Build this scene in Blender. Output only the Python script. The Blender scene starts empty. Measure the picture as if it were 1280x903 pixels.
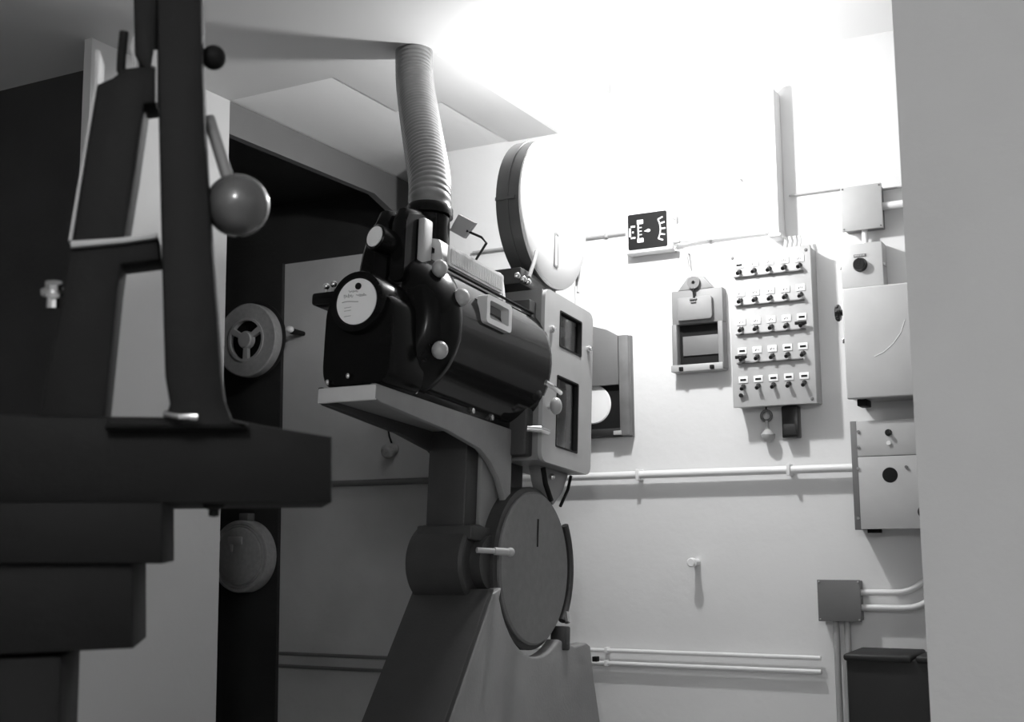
import bpy, bmesh, math, random
from mathutils import Vector, Matrix
random.seed(7)
PI = math.pi
SC = bpy.context.scene
COL = SC.collection

# ------------------------------------------------------------------ camera
F_PX, CX, CY = 1562.58, 640.0, 451.5
CAM = Vector((0, 0, 1.0))
YAW, PIT, ROL = map(math.radians, (27.54, 8.02, -0.54))
_f = Vector((-math.sin(YAW)*math.cos(PIT), math.cos(YAW)*math.cos(PIT), math.sin(PIT)))
_r0 = Vector((math.cos(YAW), math.sin(YAW), 0))
_u0 = _r0.cross(_f)
CR = _r0*math.cos(ROL) + _u0*math.sin(ROL)
CU = -_r0*math.sin(ROL) + _u0*math.cos(ROL)

def ray(px, py):
    return _f + CR*((px-CX)/F_PX) - CU*((py-CY)/F_PX)
def at(px, py, Y):                       # surveyed point of the photo on the vertical plane y = Y
    d = ray(px, py); return CAM + d*(Y/d.y)

cam_d = bpy.data.cameras.new('camera')
cam = bpy.data.objects.new('camera', cam_d); COL.objects.link(cam)
cam_d.sensor_width = 36.0
cam_d.lens = F_PX/1280*36.0
M = Matrix((CR, CU, -_f)).transposed().to_4x4(); M.translation = CAM
cam.matrix_world = M
cam_d.clip_start = 0.05
cam_d.dof.use_dof = True
cam_d.dof.focus_distance = 3.6
cam_d.dof.aperture_fstop = 9.0
SC.camera = cam

# ------------------------------------------------------------------ materials
MATS = {}
def mat(name, c, rough=.5, metal=0., var=.12, scale=6., bump=0., bscale=60., coat=0., c2=None, spec=.5, ior=1.5):
    m = bpy.data.materials.new(name); m.use_nodes = True
    nt = m.node_tree; b = nt.nodes['Principled BSDF']
    b.inputs['Roughness'].default_value = rough
    b.inputs['Metallic'].default_value = metal
    b.inputs['Coat Weight'].default_value = coat
    b.inputs['IOR'].default_value = ior
    b.inputs['Coat Roughness'].default_value = .08
    b.inputs['Specular IOR Level'].default_value = spec
    tc = nt.nodes.new('ShaderNodeTexCoord')
    n = nt.nodes.new('ShaderNodeTexNoise'); n.inputs['Scale'].default_value = scale; n.inputs['Detail'].default_value = 6
    nt.links.new(tc.outputs['Object'], n.inputs['Vector'])
    r = nt.nodes.new('ShaderNodeValToRGB')
    lo = c*(1-var) if c2 is None else c2
    r.color_ramp.elements[0].position = .3; r.color_ramp.elements[0].color = (lo, lo, lo, 1)
    r.color_ramp.elements[1].position = .7; r.color_ramp.elements[1].color = (c, c, c, 1)
    nt.links.new(n.outputs['Fac'], r.inputs['Fac'])
    nt.links.new(r.outputs['Color'], b.inputs['Base Color'])
    if bump:
        n2 = nt.nodes.new('ShaderNodeTexNoise'); n2.inputs['Scale'].default_value = bscale; n2.inputs['Detail'].default_value = 4
        nt.links.new(tc.outputs['Object'], n2.inputs['Vector'])
        bp = nt.nodes.new('ShaderNodeBump'); bp.inputs['Strength'].default_value = bump; bp.inputs['Distance'].default_value = .01
        nt.links.new(n2.outputs['Fac'], bp.inputs['Height']); nt.links.new(bp.outputs['Normal'], b.inputs['Normal'])
    MATS[name] = m
    return m

mat('wall_paint', .78, .75, var=.05, scale=3, bump=.12, bscale=25)
mat('pier_white', .52, .75, var=.05, scale=3, bump=.1, bscale=25)
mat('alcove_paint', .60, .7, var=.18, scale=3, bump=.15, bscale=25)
mat('alcove_dark', .035, .7, var=.3, scale=4, bump=.1)  # dark tone for the alcove's upper, left and ceiling surfaces
mat('ceiling_white', .86, .8, var=.03, scale=2)
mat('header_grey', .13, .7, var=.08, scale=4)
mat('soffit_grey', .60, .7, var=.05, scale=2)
mat('hatch_grey', .24, .5, var=.1, scale=12)
mat('pier_grey', .62, .7, var=.05, scale=4, bump=.1, bscale=40)
mat('floor_lino', .45, .5, var=.2, scale=5)
mat('panel_grey', .50, .45, var=.06, scale=14)
mat('box_grey', .42, .5, var=.08, scale=12)
mat('box_dark_grey', .17, .5, var=.1, scale=14)
mat('cabinet_grey', .50, .4, var=.10, scale=8)
mat('cover_grey', .38, .45, var=.10, scale=9)
mat('white_enamel', .85, .35, var=.03)
mat('white_plate', .9, .5, var=.02)
mat('pipe_white', .82, .4, var=.05)
mat('pipe_grey', .40, .45, var=.1)
mat('black_gloss', .006, .2, var=.3, scale=12, spec=.18)
mat('barrel_enamel', .012, .1, var=.12, scale=7, ior=1.55)
mat('black_matte', .016, .6, var=.3, scale=10)
mat('black_bakelite', .012, .3, var=.2)
mat('iron_black', .008, .6, var=.3, scale=7, bump=.1, spec=.12)
mat('table_grey', .26, .42, var=.12, scale=18, bump=.08, bscale=120)
mat('casting_grey', .25, .42, var=.12, scale=12, bump=.06, bscale=100)
mat('casting_dark', .04, .5, var=.2, scale=12, bump=.06, bscale=100)
mat('head_grey', .42, .4, var=.07, scale=14)
mat('magazine_rim', .075, .4, var=.12, scale=14)
mat('magazine_face', .78, .35, var=.04, scale=9)
mat('lower_magazine_grey', .17, .5, var=.14, scale=40, bump=.05, bscale=160)
mat('chrome', .75, .15, metal=1., var=.03)
mat('knob_grey', .40, .3, var=.08, scale=30, coat=.4)
mat('ball_grey', .07, .25, var=.12, scale=30, coat=.5)
mat('galvanised', .26, .35, metal=.7, var=.18, scale=30)
mat('film_grey', .42, .45, var=.2, scale=60)
mat('reel_metal', .6, .4, metal=.3, var=.1, scale=30)
mat('wood_grey', .22, .6, var=.35, scale=12)
mat('trim_metal', .60, .4, var=.06, scale=20)
mat('grill_grey', .5, .45, var=.08, scale=20)
mat('ink', .012, .6, var=.1, spec=.15)
mat('paper_white', .92, .7, var=.04)
mat('edge_pale', .32, .5, var=.1, scale=20)
mat('rag_grey', .5, .8, var=.3, scale=60)

def emit(name, s):
    m = bpy.data.materials.new(name); m.use_nodes = True
    nt = m.node_tree; nt.nodes.clear()
    e = nt.nodes.new('ShaderNodeEmission'); e.inputs['Strength'].default_value = s
    o = nt.nodes.new('ShaderNodeOutputMaterial'); nt.links.new(e.outputs[0], o.inputs[0]); MATS[name] = m
def glass(name, tint, gl):
    m = bpy.data.materials.new(name); m.use_nodes = True
    nt = m.node_tree; nt.nodes.clear()
    t = nt.nodes.new('ShaderNodeBsdfTransparent'); t.inputs[0].default_value = (tint,)*3+(1,)
    g = nt.nodes.new('ShaderNodeBsdfGlossy'); g.inputs['Roughness'].default_value = .04
    mx = nt.nodes.new('ShaderNodeMixShader'); mx.inputs[0].default_value = gl
    nt.links.new(t.outputs[0], mx.inputs[1]); nt.links.new(g.outputs[0], mx.inputs[2])
    o = nt.nodes.new('ShaderNodeOutputMaterial'); nt.links.new(mx.outputs[0], o.inputs[0]); MATS[name] = m
glass('pane_glass', .8, .08)

# ------------------------------------------------------------------ mesh helpers
class MB:
    def __init__(s): s.bm = bmesh.new()
    def _bevel(s, edges, off, seg=2):
        if off: bmesh.ops.bevel(s.bm, geom=list(edges), offset=off, segments=seg, affect='EDGES', profile=.5)
    def hexa(s, c, bevel=0, seg=2):      # 8 corners: 4 bottom, 4 top (same winding)
        v = [s.bm.verts.new(p) for p in c]
        fs = [(3,2,1,0),(4,5,6,7),(0,1,5,4),(1,2,6,5),(2,3,7,6),(3,0,4,7)]
        ff = [s.bm.faces.new([v[i] for i in f]) for f in fs]
        ed = {e for f in ff for e in f.edges}
        bmesh.ops.recalc_face_normals(s.bm, faces=ff)
        s._bevel(ed, bevel, seg)
        return s
    def box(s, x0, x1, y0, y1, z0, z1, bevel=0, seg=2, tf=None):
        x0, x1 = min(x0,x1), max(x0,x1); y0, y1 = min(y0,y1), max(y0,y1); z0, z1 = min(z0,z1), max(z0,z1)
        c = [(x0,y0,z0),(x1,y0,z0),(x1,y1,z0),(x0,y1,z0),(x0,y0,z1),(x1,y0,z1),(x1,y1,z1),(x0,y1,z1)]
        if tf: c = [tf(*p) for p in c]
        return s.hexa(c, bevel, seg)
    def cyl(s, p0, p1, r0, r1=None, n=24, bevel=0):
        return s.lathe([(0,0),(r0,0),(r0 if r1 is None else r1,1),(0,1)], p0, p1, n, unit=True)
    def lathe(s, prof, p0, p1, n=32, unit=False):   # profile (r, h) along p0->p1 (h in metres unless unit)
        p0 = Vector(p0); ax = Vector(p1)-p0; L = ax.length; ax.normalize()
        t = Vector((0,0,1)) if abs(ax.z) < .9 else Vector((1,0,0))
        u = ax.cross(t).normalized(); w = ax.cross(u)
        rings = []
        for r, h in prof:
            hh = h*L if unit else h
            if r < 1e-7: rings.append([s.bm.verts.new(p0+ax*hh)])
            else: rings.append([s.bm.verts.new(p0+ax*hh+(u*math.cos(2*PI*k/n)+w*math.sin(2*PI*k/n))*r) for k in range(n)])
        fs = []
        for a, b in zip(rings, rings[1:]):
            for k in range(n):
                k2 = (k+1) % n
                q = []
                if len(a) == 1 and len(b) == 1: continue
                if len(a) == 1: q = [a[0], b[k2], b[k]]
                elif len(b) == 1: q = [a[k], a[k2], b[0]]
                else: q = [a[k], a[k2], b[k2], b[k]]
                fs.append(s.bm.faces.new(q))
        bmesh.ops.recalc_face_normals(s.bm, faces=fs)
        return s
    def ball(s, c, r, sc=(1,1,1), n=24):
        m = Matrix.Translation(c) @ Matrix.Diagonal((sc[0]*r, sc[1]*r, sc[2]*r, 1))
        bmesh.ops.create_uvsphere(s.bm, u_segments=n, v_segments=n//2, radius=1, matrix=m); return s
    def tube(s, pts, r, n=12, closed=False):
        pts = [Vector(p) for p in pts]; rr = r if isinstance(r, (list, tuple)) else [r]*len(pts)
        N = len(pts); rings = []; up = None
        for i, p in enumerate(pts):
            if closed: d = pts[(i+1) % N]-pts[i-1]
            else: d = pts[min(i+1,N-1)]-pts[max(i-1,0)]
            d.normalize()
            if up is None:
                t = Vector((0,0,1)) if abs(d.z) < .9 else Vector((1,0,0)); up = d.cross(t).normalized()
            up = (up-d*up.dot(d)).normalized(); w = d.cross(up)
            rings.append([s.bm.verts.new(p+(up*math.cos(2*PI*k/n)+w*math.sin(2*PI*k/n))*rr[i]) for k in range(n)])
        fs = []
        pr = list(zip(rings, rings[1:]))+([(rings[-1], rings[0])] if closed else [])
        for a, b in pr:
            for k in range(n): fs.append(s.bm.faces.new([a[k], a[(k+1)%n], b[(k+1)%n], b[k]]))
        if not closed:
            fs.append(s.bm.faces.new(rings[0][::-1])); fs.append(s.bm.faces.new(rings[-1]))
        bmesh.ops.recalc_face_normals(s.bm, faces=fs)
        return s
    def prism(s, pts, vec, bevel=0, seg=2):
        vec = Vector(vec); a = [s.bm.verts.new(p) for p in pts]; b = [s.bm.verts.new(Vector(p)+vec) for p in pts]
        n = len(pts); fs = [s.bm.faces.new(a[::-1]), s.bm.faces.new(b)]
        for k in range(n): fs.append(s.bm.faces.new([a[k], a[(k+1)%n], b[(k+1)%n], b[k]]))
        bmesh.ops.recalc_face_normals(s.bm, faces=fs)
        if bevel: s._bevel({e for f in fs[:2] for e in f.edges}, bevel, seg)
        return s
    def plate(s, loops, vec):            # outline with holes, extruded
        vec = Vector(vec); edges = []; vs = []
        for lp in loops:
            v = [s.bm.verts.new(p) for p in lp]; vs.append(v)
            edges += [s.bm.edges.new((v[k], v[(k+1)%len(v)])) for k in range(len(v))]
        g = bmesh.ops.triangle_fill(s.bm, use_beauty=True, use_dissolve=False, edges=edges)
        ff = [e for e in g['geom'] if isinstance(e, bmesh.types.BMFace)]
        fs = list(ff)
        mp = {}
        for v in vs:
            for q in v: mp[q] = s.bm.verts.new(q.co+vec)
        for f in ff: fs.append(s.bm.faces.new([mp[q] for q in reversed(f.verts)]))
        for v in vs:
            n = len(v)
            for k in range(n): fs.append(s.bm.faces.new([v[k], v[(k+1)%n], mp[v[(k+1)%n]], mp[v[k]]]))
        bmesh.ops.recalc_face_normals(s.bm, faces=fs)
        return s
    def loft(s, rings):
        rv = [[s.bm.verts.new(p) for p in r] for r in rings]; n = len(rv[0]); fs = []
        for a, b in zip(rv, rv[1:]):
            for k in range(n): fs.append(s.bm.faces.new([a[k], a[(k+1)%n], b[(k+1)%n], b[k]]))
        fs.append(s.bm.faces.new(rv[0][::-1])); fs.append(s.bm.faces.new(rv[-1]))
        bmesh.ops.recalc_face_normals(s.bm, faces=fs); return s
    def build(s, name, m, parent=None, smooth=35):
        me = bpy.data.meshes.new(name)
        bmesh.ops.remove_doubles(s.bm, verts=s.bm.verts[:], dist=1e-6)
        s.bm.to_mesh(me); s.bm.free()
        me.materials.append(MATS[m])
        for p in me.polygons: p.use_smooth = True
        me.set_sharp_from_angle(angle=math.radians(smooth))
        o = bpy.data.objects.new(name, me); COL.objects.link(o)
        if parent is not None:
            o.parent = parent
            r = parent
            while r.parent is not None: r = r.parent
            if parent is r:
                off = r.location
                me.transform(Matrix.Translation(-off))
            else: me.transform(Matrix.Translation(-r.location))
        return o

def tag(o, label=None, cat=None, group=None, kind=None):
    if label: o['label'] = label
    if cat: o['category'] = cat
    if group: o['group'] = group
    if kind: o['kind'] = kind
    return o
def thing(name, loc, label, cat, group=None):
    o = bpy.data.objects.new(name, None); COL.objects.link(o); o.location = loc
    o.empty_display_size = .05
    return tag(o, label, cat, group)
def struct(mb, name, m, label=None): return tag(mb.build(name, m), label, None, None, 'structure')
def dup(src, parent, off):
    c = src.copy(); COL.objects.link(c); c.parent = parent
    c.location = src.location + Vector(off)
    return c
def rrect(u0, u1, v0, v1, r, n=5):
    out = []
    for cu, cv, a in ((u1-r, v1-r, 0), (u0+r, v1-r, 90), (u0+r, v0+r, 180), (u1-r, v0+r, 270)):
        for k in range(n+1):
            t = math.radians(a+90*k/n); out.append((cu+r*math.cos(t), cv+r*math.sin(t)))
    return out
def circ(cu, cv, r, n=48): return [(cu+r*math.cos(2*PI*k/n), cv+r*math.sin(2*PI*k/n)) for k in range(n)]
def wxz(pts, y): return [(u, y, v) for u, v in pts]

# ------------------------------------------------------------------ the room
WY = 4.10
WA = 4.42                                  # back wall of the alcove
XP = -2.77
struct(MB().box(-4.6, 1.6, -1.6, WA+.1, -.1, 0), 'floor', 'floor_lino', 'dark booth floor')
XA = -2.50

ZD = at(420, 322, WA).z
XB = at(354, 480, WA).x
struct(MB().box(XA, 1.5, WY, WA+.1, 0, 2.66), 'wall_front', 'wall_paint', 'white painted front wall of the booth with ports and boxes')
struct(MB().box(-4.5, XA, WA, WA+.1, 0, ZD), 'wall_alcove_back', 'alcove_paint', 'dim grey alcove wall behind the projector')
struct(MB().box(-4.5, XA, WA, WA+.1, ZD, 2.66), 'wall_alcove_upper', 'alcove_dark', 'dark upper part of the alcove wall')
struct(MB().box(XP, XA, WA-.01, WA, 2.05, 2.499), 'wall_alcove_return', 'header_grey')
struct(MB().box(-4.4, XB, WA-.02, WA, 0, ZD), 'wall_alcove_left', 'alcove_dark', 'dark left part of the alcove wall behind the reel')  # thin dark slab over the left part of the alcove wall
struct(MB().box(-4.5, -4.4, 2.78, WA, 0, 2.66), 'wall_alcove_side', 'alcove_dark')
struct(MB().box(-4.5, XP-.03, 2.78, 2.86, 0, 2.66), 'wall_alcove_front', 'alcove_dark', 'dark alcove wall at far left')
struct(MB().box(XP-.03, XP, 2.60, 3.227, 0, 2.5), 'wall_pier', 'pier_white', 'white pier wall at the edge of the alcove')
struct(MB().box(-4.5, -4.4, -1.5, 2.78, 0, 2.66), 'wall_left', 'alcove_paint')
struct(MB().box(1.5, 1.6, -1.5, WY, 0, 2.66), 'wall_right', 'pier_grey')
struct(MB().box(-4.5, 1.6, -1.6, -1.5, 0, 2.66), 'wall_back', 'pier_grey')
struct(MB().box(-4.6, 1.6, -1.6, WA+.1, 2.655, 2.75), 'ceiling', 'ceiling_white', 'white ceiling above the front wall')
# header over the alcove opening
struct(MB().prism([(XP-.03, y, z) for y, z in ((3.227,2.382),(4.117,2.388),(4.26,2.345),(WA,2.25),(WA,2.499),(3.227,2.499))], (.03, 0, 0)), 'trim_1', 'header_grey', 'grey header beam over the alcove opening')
# soffit: near slab, beam to the front wall and the jog between them
so = [(-4.45, -1.55), (1.55, -1.55), (1.55, 3.22), (-1.935, 3.22), (-1.935, WY), (-2.14, WY), (-2.14, 3.60), (-2.33, 3.60), (-2.33, 3.22), (XP, 3.227), (XP, 2.78), (-4.45, 2.78)]
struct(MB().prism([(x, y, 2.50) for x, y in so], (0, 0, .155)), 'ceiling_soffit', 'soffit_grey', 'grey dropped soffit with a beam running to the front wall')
struct(MB().box(-1.935, -1.92, 3.22, WY, 2.5, 2.655), 'trim_2', 'ceiling_white', 'white side face of the soffit beam')
struct(MB().prism([(x, y, 2.503) for x, y in ((XP-.10,3.228),(-2.332,3.222),(-2.332,3.602),(-2.142,3.602),(-2.142,WY),(XA,WY),(XA,WA),(XP-.10,WA))], (0,0,.14)), 'ceiling_recess', 'ceiling_white', 'white ceiling panel beside the soffit beam')
struct(MB().box(-4.4, XP-.10, 2.86, WA, 2.50, 2.525), 'ceiling_alcove', 'alcove_dark')
struct(MB().box(-.375, 1.5, 2.20, 2.34, 0, 2.5), 'wall_pier_right', 'pier_grey', 'plain grey pier wall at the right of the booth')

# ------------------------------------------------------------------ lamps: ceiling bulb, added fill globe
L = (-1.45, 3.40, 2.31)
lamp = thing('ceiling_lamp', (L[0], L[1], 2.655), 'bare round bulb in a white holder hanging from the ceiling near the front wall', 'lamp')
MB().lathe([(0,0),(.05,0),(.05,.012),(.012,.02),(.010,.25),(.026,.26),(.026,.315),(0,.315)], (L[0],L[1],2.655), (L[0],L[1],2.4), 24).build('lamp_holder', 'white_enamel', lamp)
emit('bulb_glow', 30)
MB().ball(L, .028).build('bulb', 'bulb_glow', lamp)
def point(name, loc, e, rad):
    d = bpy.data.lights.new(name, 'POINT'); d.energy = e; d.shadow_soft_size = rad
    o = bpy.data.objects.new(name, d); COL.objects.link(o); o.location = loc; return o
pl = point('lamp_light', (L[0], L[1], L[2]-.045), 46, .035)
pl.parent = lamp; pl.location = Vector((0, 0, L[2]-2.655-.045))
# made-up globe added behind the camera as unseen fill light
fill_lamp = thing('added_fill_globe', (.15, -.7, 2.5), 'white globe added as fill light, unseen behind the camera', 'lamp')
MB().cyl((.15, -.7, 2.5), (.15, -.7, 2.12), .006, None, 8).build('cord', 'ink', fill_lamp)
emit('fill_glow', 3)
MB().ball((.15, -.7, 2.0), .10).build('globe', 'fill_glow', fill_lamp)
p2 = point('fill_light', (0, 0, 0), 150, .13); p2.parent = fill_lamp; p2.location = (0, 0, -.5)

w = bpy.data.worlds.new('world'); SC.world = w; w.use_nodes = True
w.node_tree.nodes['Background'].inputs[0].default_value = (.5, .5, .5, 1)
w.node_tree.nodes['Background'].inputs[1].default_value = .3

# ------------------------------------------------------------------ front wall fittings
def wall_rect(x0, y0, x1, y1, depth):     # photo corners (top left, bottom right) of a front face standing off the wall by depth
    a = at(x0, y0, WY-depth); b = at(x1, y1, WY-depth); return a.x, b.x, b.z, a.z
def screw(mb, x, y, z, r=.004): mb.lathe([(0,0),(r,0),(r*.8,.003),(0,.004)], (x,y,z), (x,y-.1,z), 10)

# trunking above the switch panel
x0, x1, z0, z1 = wall_rect(956, 117, 974, 291, .08)
tr = thing('cable_trunking', (x0, WY, z0), 'tall white cable trunking rising from the switch panel to the ceiling', 'trunking')
MB().box(x0, x1, WY-.08, WY, z0, 2.5, .004).build('duct_body', 'wall_paint', tr)
MB().box(x0-.006, x1+.006, WY-.085, WY, z0-.012, z0, .003).build('end_flange', 'white_enamel', tr)

# switch panel
SD = .085
x0, x1, z0, z1 = wall_rect(911, 319, 1020, 503, SD)
PX0, PX1, PZ0, PZ1 = x0, x1, z0, z1
sp = thing('switch_panel', ((x0+x1)/2, WY, z0), 'large grey wall panel with five rows of small toggle switches', 'switch panel')
yf = WY-SD
MB().box(x0, x1, yf+.012, WY, z0, z1, .003).build('housing', 'box_grey', sp)
MB().box(x0-.003, x1+.003, yf, yf+.012, z0-.003, z1+.003, .003).build('front_plate', 'panel_grey', sp)
for sx, sz in ((x0+.012, z1-.012), (x1-.012, z1-.012), (x1-.012, z0+.012)):
    sm = MB(); screw(sm, sx, yf, sz, .006); sm.build('corner_screw', 'box_dark_grey', sp)
MB().lathe([(0,0),(.006,0),(.007,.012),(0,.013)], (x0+.028, yf, z0+.036), (x0+.028, yf-.1, z0+.036), 14).build('push_button', 'black_bakelite', sp)
W_, H_ = x1-x0, z1-z0
ox, oz = x0+.10*W_+.018, z1-.115*H_
def swpos(r, c): return (x0+W_*(.13+.1865*c), z1-H_*(.118+.1885*r))
X0, Z0 = swpos(0, 0)
m = MB(); m.lathe([(0,0),(.008,0),(.008,.004),(.0045,.005),(.0045,.008),(0,.008)], (X0,yf,Z0), (X0,yf-1,Z0), 12)
m.lathe([(0,0),(.004,0),(.0072,.021),(.006,.025),(0,.026)], (X0,yf-.004,Z0), (X0,yf-.9,Z0-.45), 12)
sw = m.build('toggle_switch', 'black_bakelite', sp)
plm = MB().box(X0-.0155, X0+.0155, yf-.003, yf, Z0+.011, Z0+.033, .001).build('name_plate', 'white_plate', sp)
mk1 = MB(); mk1.box(X0-.007, X0-.004, yf-.0036, yf-.003, Z0+.018, Z0+.023).box(X0-.002, X0+.000, yf-.0036, yf-.003, Z0+.020, Z0+.026).box(X0+.004, X0+.006, yf-.0036, yf-.003, Z0+.019, Z0+.024)
mk1 = mk1.build('plate_marks', 'ink', plm)
mk2 = MB().box(X0-.010, X0+.010, yf-.0036, yf-.003, Z0+.018, Z0+.025).build('plate_marks', 'ink', plm)
dark = {(0,0),(2,4),(3,0),(3,3),(3,4)} | {(4,c) for c in range(5)}
first_dark = True
for r in range(5):
    for c in range(5):
        X, Z = swpos(r, c); off = (X-X0, 0, Z-Z0)
        if (r, c) == (0, 0): p = plm
        else:
            dup(sw, sp, off); p = dup(plm, sp, off)
        if (r, c) in dark:
            if first_dark: first_dark = False
            else: k = mk2.copy(); COL.objects.link(k); k.parent = p
        else:
            if mk1.parent is plm: mk1.parent = p
            else: k = mk1.copy(); COL.objects.link(k); k.parent = p
for r in range(4):
    a = swpos(r, 0); b = swpos(r, 4 if r < 3 else 3.75)
    MB().box(a[0]-.018, b[0]+.012, yf-.012, yf, a[1]-.022, a[1]-.0175, .001).build('guard_rail', 'box_dark_grey', sp)
for r, c in ((2, 4), (3, 0)):
    X, Z = swpos(r, c)
    MB().box(X-.019, X+.019, yf-.024, yf-.014, Z-.006, Z+.004, .001).build('tie_bar', 'ink', sp)

# cables from trunking to panel
for k in range(4):
    p0 = at(979+6*k, 290, WY-.07); p1 = at(980+6*k, 319, WY-.06)
    tag(MB().tube([(p0.x,WY-.055,tr.location.z-.012), (p0.x+.004,WY-.055,(tr.location.z+PZ1)/2), (p1.x,WY-.055,PZ1)], .0055, 8).build('cable', 'pipe_white'),
        'white cable between the tall trunking and the switch panel', 'cable', 'cables above the switch panel')

# things hanging under the switch panel
hk = at(958, 520, WY-.03)
pu = thing('hanging_pendant', (hk.x, WY, hk.z), 'small ring and cap hanging under the switch panel', 'pendant')
ring = [(hk.x+.017*math.cos(2*PI*k/24), WY-.03, hk.z+.017*math.sin(2*PI*k/24)) for k in range(24)]
MB().tube(ring, .005, 8, True).build('ring', 'box_dark_grey', pu)
MB().tube([(hk.x, WY-.03, PZ0+.002), (hk.x, WY-.03, hk.z+.017)], .0025, 6).build('cord', 'ink', pu)
h2 = at(960, 545, WY-.03)
MB().tube([(hk.x, WY-.03, hk.z-.017), (h2.x, WY-.03, h2.z+.02)], .006, 8).build('link', 'box_grey', pu)
MB().lathe([(0,-.02),(.012,-.02),(.022,-.008),(.024,.004),(.014,.016),(.007,.022),(0,.022)], h2, h2+Vector((0,0,1)), 14).build('cap', 'pipe_grey', pu)
x0, x1, z0, z1 = wall_rect(976, 503, 998, 547, .045)
rb = thing('relay_box', (x0, WY, z0), 'black block fixed under the bottom edge of the switch panel', 'box')
MB().box(x0, x1, WY-.045, WY, z0, PZ0-.003, .004).build('body', 'black_bakelite', rb)
MB().box(x0+.006, x1-.006, WY-.048, WY-.045, z0+.008, z0+.045, .001).build('cover_plate', 'black_matte', rb)

# ammeter box
MD = .06
x0, x1, z0, z1 = wall_rect(781, 268, 840, 311, MD)
mt = thing('wall_meter', ((x0+x1)/2, WY, z0), 'small white meter box with black dial plate mounted sideways', 'meter')
ym = WY-MD
MB().box(x0, x1, ym, WY, z0, z1, .004).build('case', 'white_enamel', mt)
u0, u1, v0, v1 = x0+.012, x1-.016, z0+.012, z1-.006
MB().prism(wxz(rrect(u0, u1, v0, v1, .006), ym), (0, -.003, 0)).build('dial_plate', 'ink', mt)
yd = ym-.0035
def bar2(mb, ax, az, bx, bz, w, y=yd, t=.0012):
    a = Vector((ax, 0, az)); b = Vector((bx, 0, bz)); dd = (b-a).normalized(); nn = Vector((-dd.z, 0, dd.x))*w/2
    mb.prism([(q.x, y, q.z) for q in (a-nn, b-nn, b+nn, a+nn)], (0, -t, 0))
du, dv = u1-u0, v1-v0
U = lambda u: u0+du*u
V = lambda v: v1-dv*v
sc = MB()
cu, cv = U(.52), V(.50)
pr = [(U(.83)-.01*(1-((t)/4)**2)*0, V(.5+t*.12)) for t in (-2,-1,0,1,2)]
arc = [(cu+du*.32*math.cos(t), cv+dv*.42*math.sin(t)*1.1) for t in [(-.62+.155*k)*1.0 for k in range(9)]]
for a, b in zip(arc, arc[1:]): bar2(sc, a[0], a[1], b[0], b[1], .004)
for t in (-.62, -.32, 0, .32, .62):
    bar2(sc, cu+du*.32*math.cos(t), cv+dv*.46*math.sin(t), cu+du*.45*math.cos(t*.9), cv+dv*.62*math.sin(t*.9), .005)
sc.build('dial_scale', 'paper_white', mt)
bk = MB()
for v in (.24, .76): bk.prism(wxz(rrect(U(.24), U(.40), V(v+.06), V(v-.06), .002, 3), yd), (0, -.0012, 0))
bar2(bk, U(.27), V(.26), U(.27), V(.74), .005)
for v in (.40, .50, .60): bar2(bk, U(.27), V(v), U(.36), V(v), .003)
bar2(bk, U(.075), V(.35), U(.19), V(.35), .006); bar2(bk, U(.075), V(.67), U(.19), V(.67), .006)
bar2(bk, U(.055), V(.39), U(.055), V(.63), .007); bar2(bk, U(.11), V(.51), U(.15), V(.51), .006)
bk.build('dial_lettering', 'paper_white', mt)
nd = MB(); nd.prism([(U(.54), yd, V(.46)), (U(.54), yd, V(.56)), (U(.42), yd, V(.515))], (0, -.002, 0)); nd.lathe([(0,0),(.005,0),(.005,.003),(0,.003)], (U(.55),yd,V(.51)), (U(.55),yd-1,V(.51)), 14)
nd.build('pointer', 'white_plate', mt)
MB().cyl((x1, WY-.035, z0+.03), (x1+.022, WY-.035, z0+.03), .009, .007, 14).build('cable_gland', 'box_grey', mt)
MB().box(x1, x1+.008, WY-.05, WY-.02, z0-.004, z0+.012, .002).box(x1, x1+.006, WY-.05, WY-.02, z1-.035, z1-.012, .002).build('hinge', 'chrome', mt)

def pipe(name, pts, r, m, label, cat='pipe', clips=(), group=None, clip_m='pipe_grey'):
    t = thing(name, pts[0], label, cat, group)
    MB().tube(pts, r, 12).build('tube', m, t)
    for cx, cy, cz in clips:
        MB().box(cx-.006, cx+.006, cy-r*1.25, WY, cz-r*1.4, cz+r*1.4, .002).build('clip', clip_m, t)
    return t
def wp(px, py, d=.02): return at(px, py, WY-d)
# thin conduits at meter height
pts = [wp(594, 291), wp(783, 293)]
a, b = wp(590, 293), wp(783, 292)
zc = at(757, 294.5, WY-.012).z
pipe('thin_conduit', [(a.x, WY-.012, zc+.0), (x0-.001, WY-.012, zc)], .006, 'pipe_grey', 'thin grey conduit running from behind the round magazine to the meter box', 'conduit', [(wp(757,293).x, WY-.012, zc)])
b = wp(945, 284)
pipe('thin_conduit', [(x1+.023, WY-.035, z0+.03), (x1+.06, WY-.022, z0+.03), (b.x, WY-.012, z0+.03), (PX0-.02+.14, WY-.012, z0+.03)], .006, 'pipe_white', 'thin white conduit from the meter box towards the tall trunking', 'conduit', [(x1+.12, WY-.016, z0+.03)])
# thin wire right of trunking
zb = at(1040, 237.5, WY-.01).z
JX = wall_rect(1050, 235, 1104, 284, .055)
pipe('thin_wire', [(tr.location.x+.05, WY-.008, zb), (JX[0], WY-.008, zb)], .0035, 'pipe_grey', 'thin wire between the tall trunking and the upper junction box', 'wire')
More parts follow.
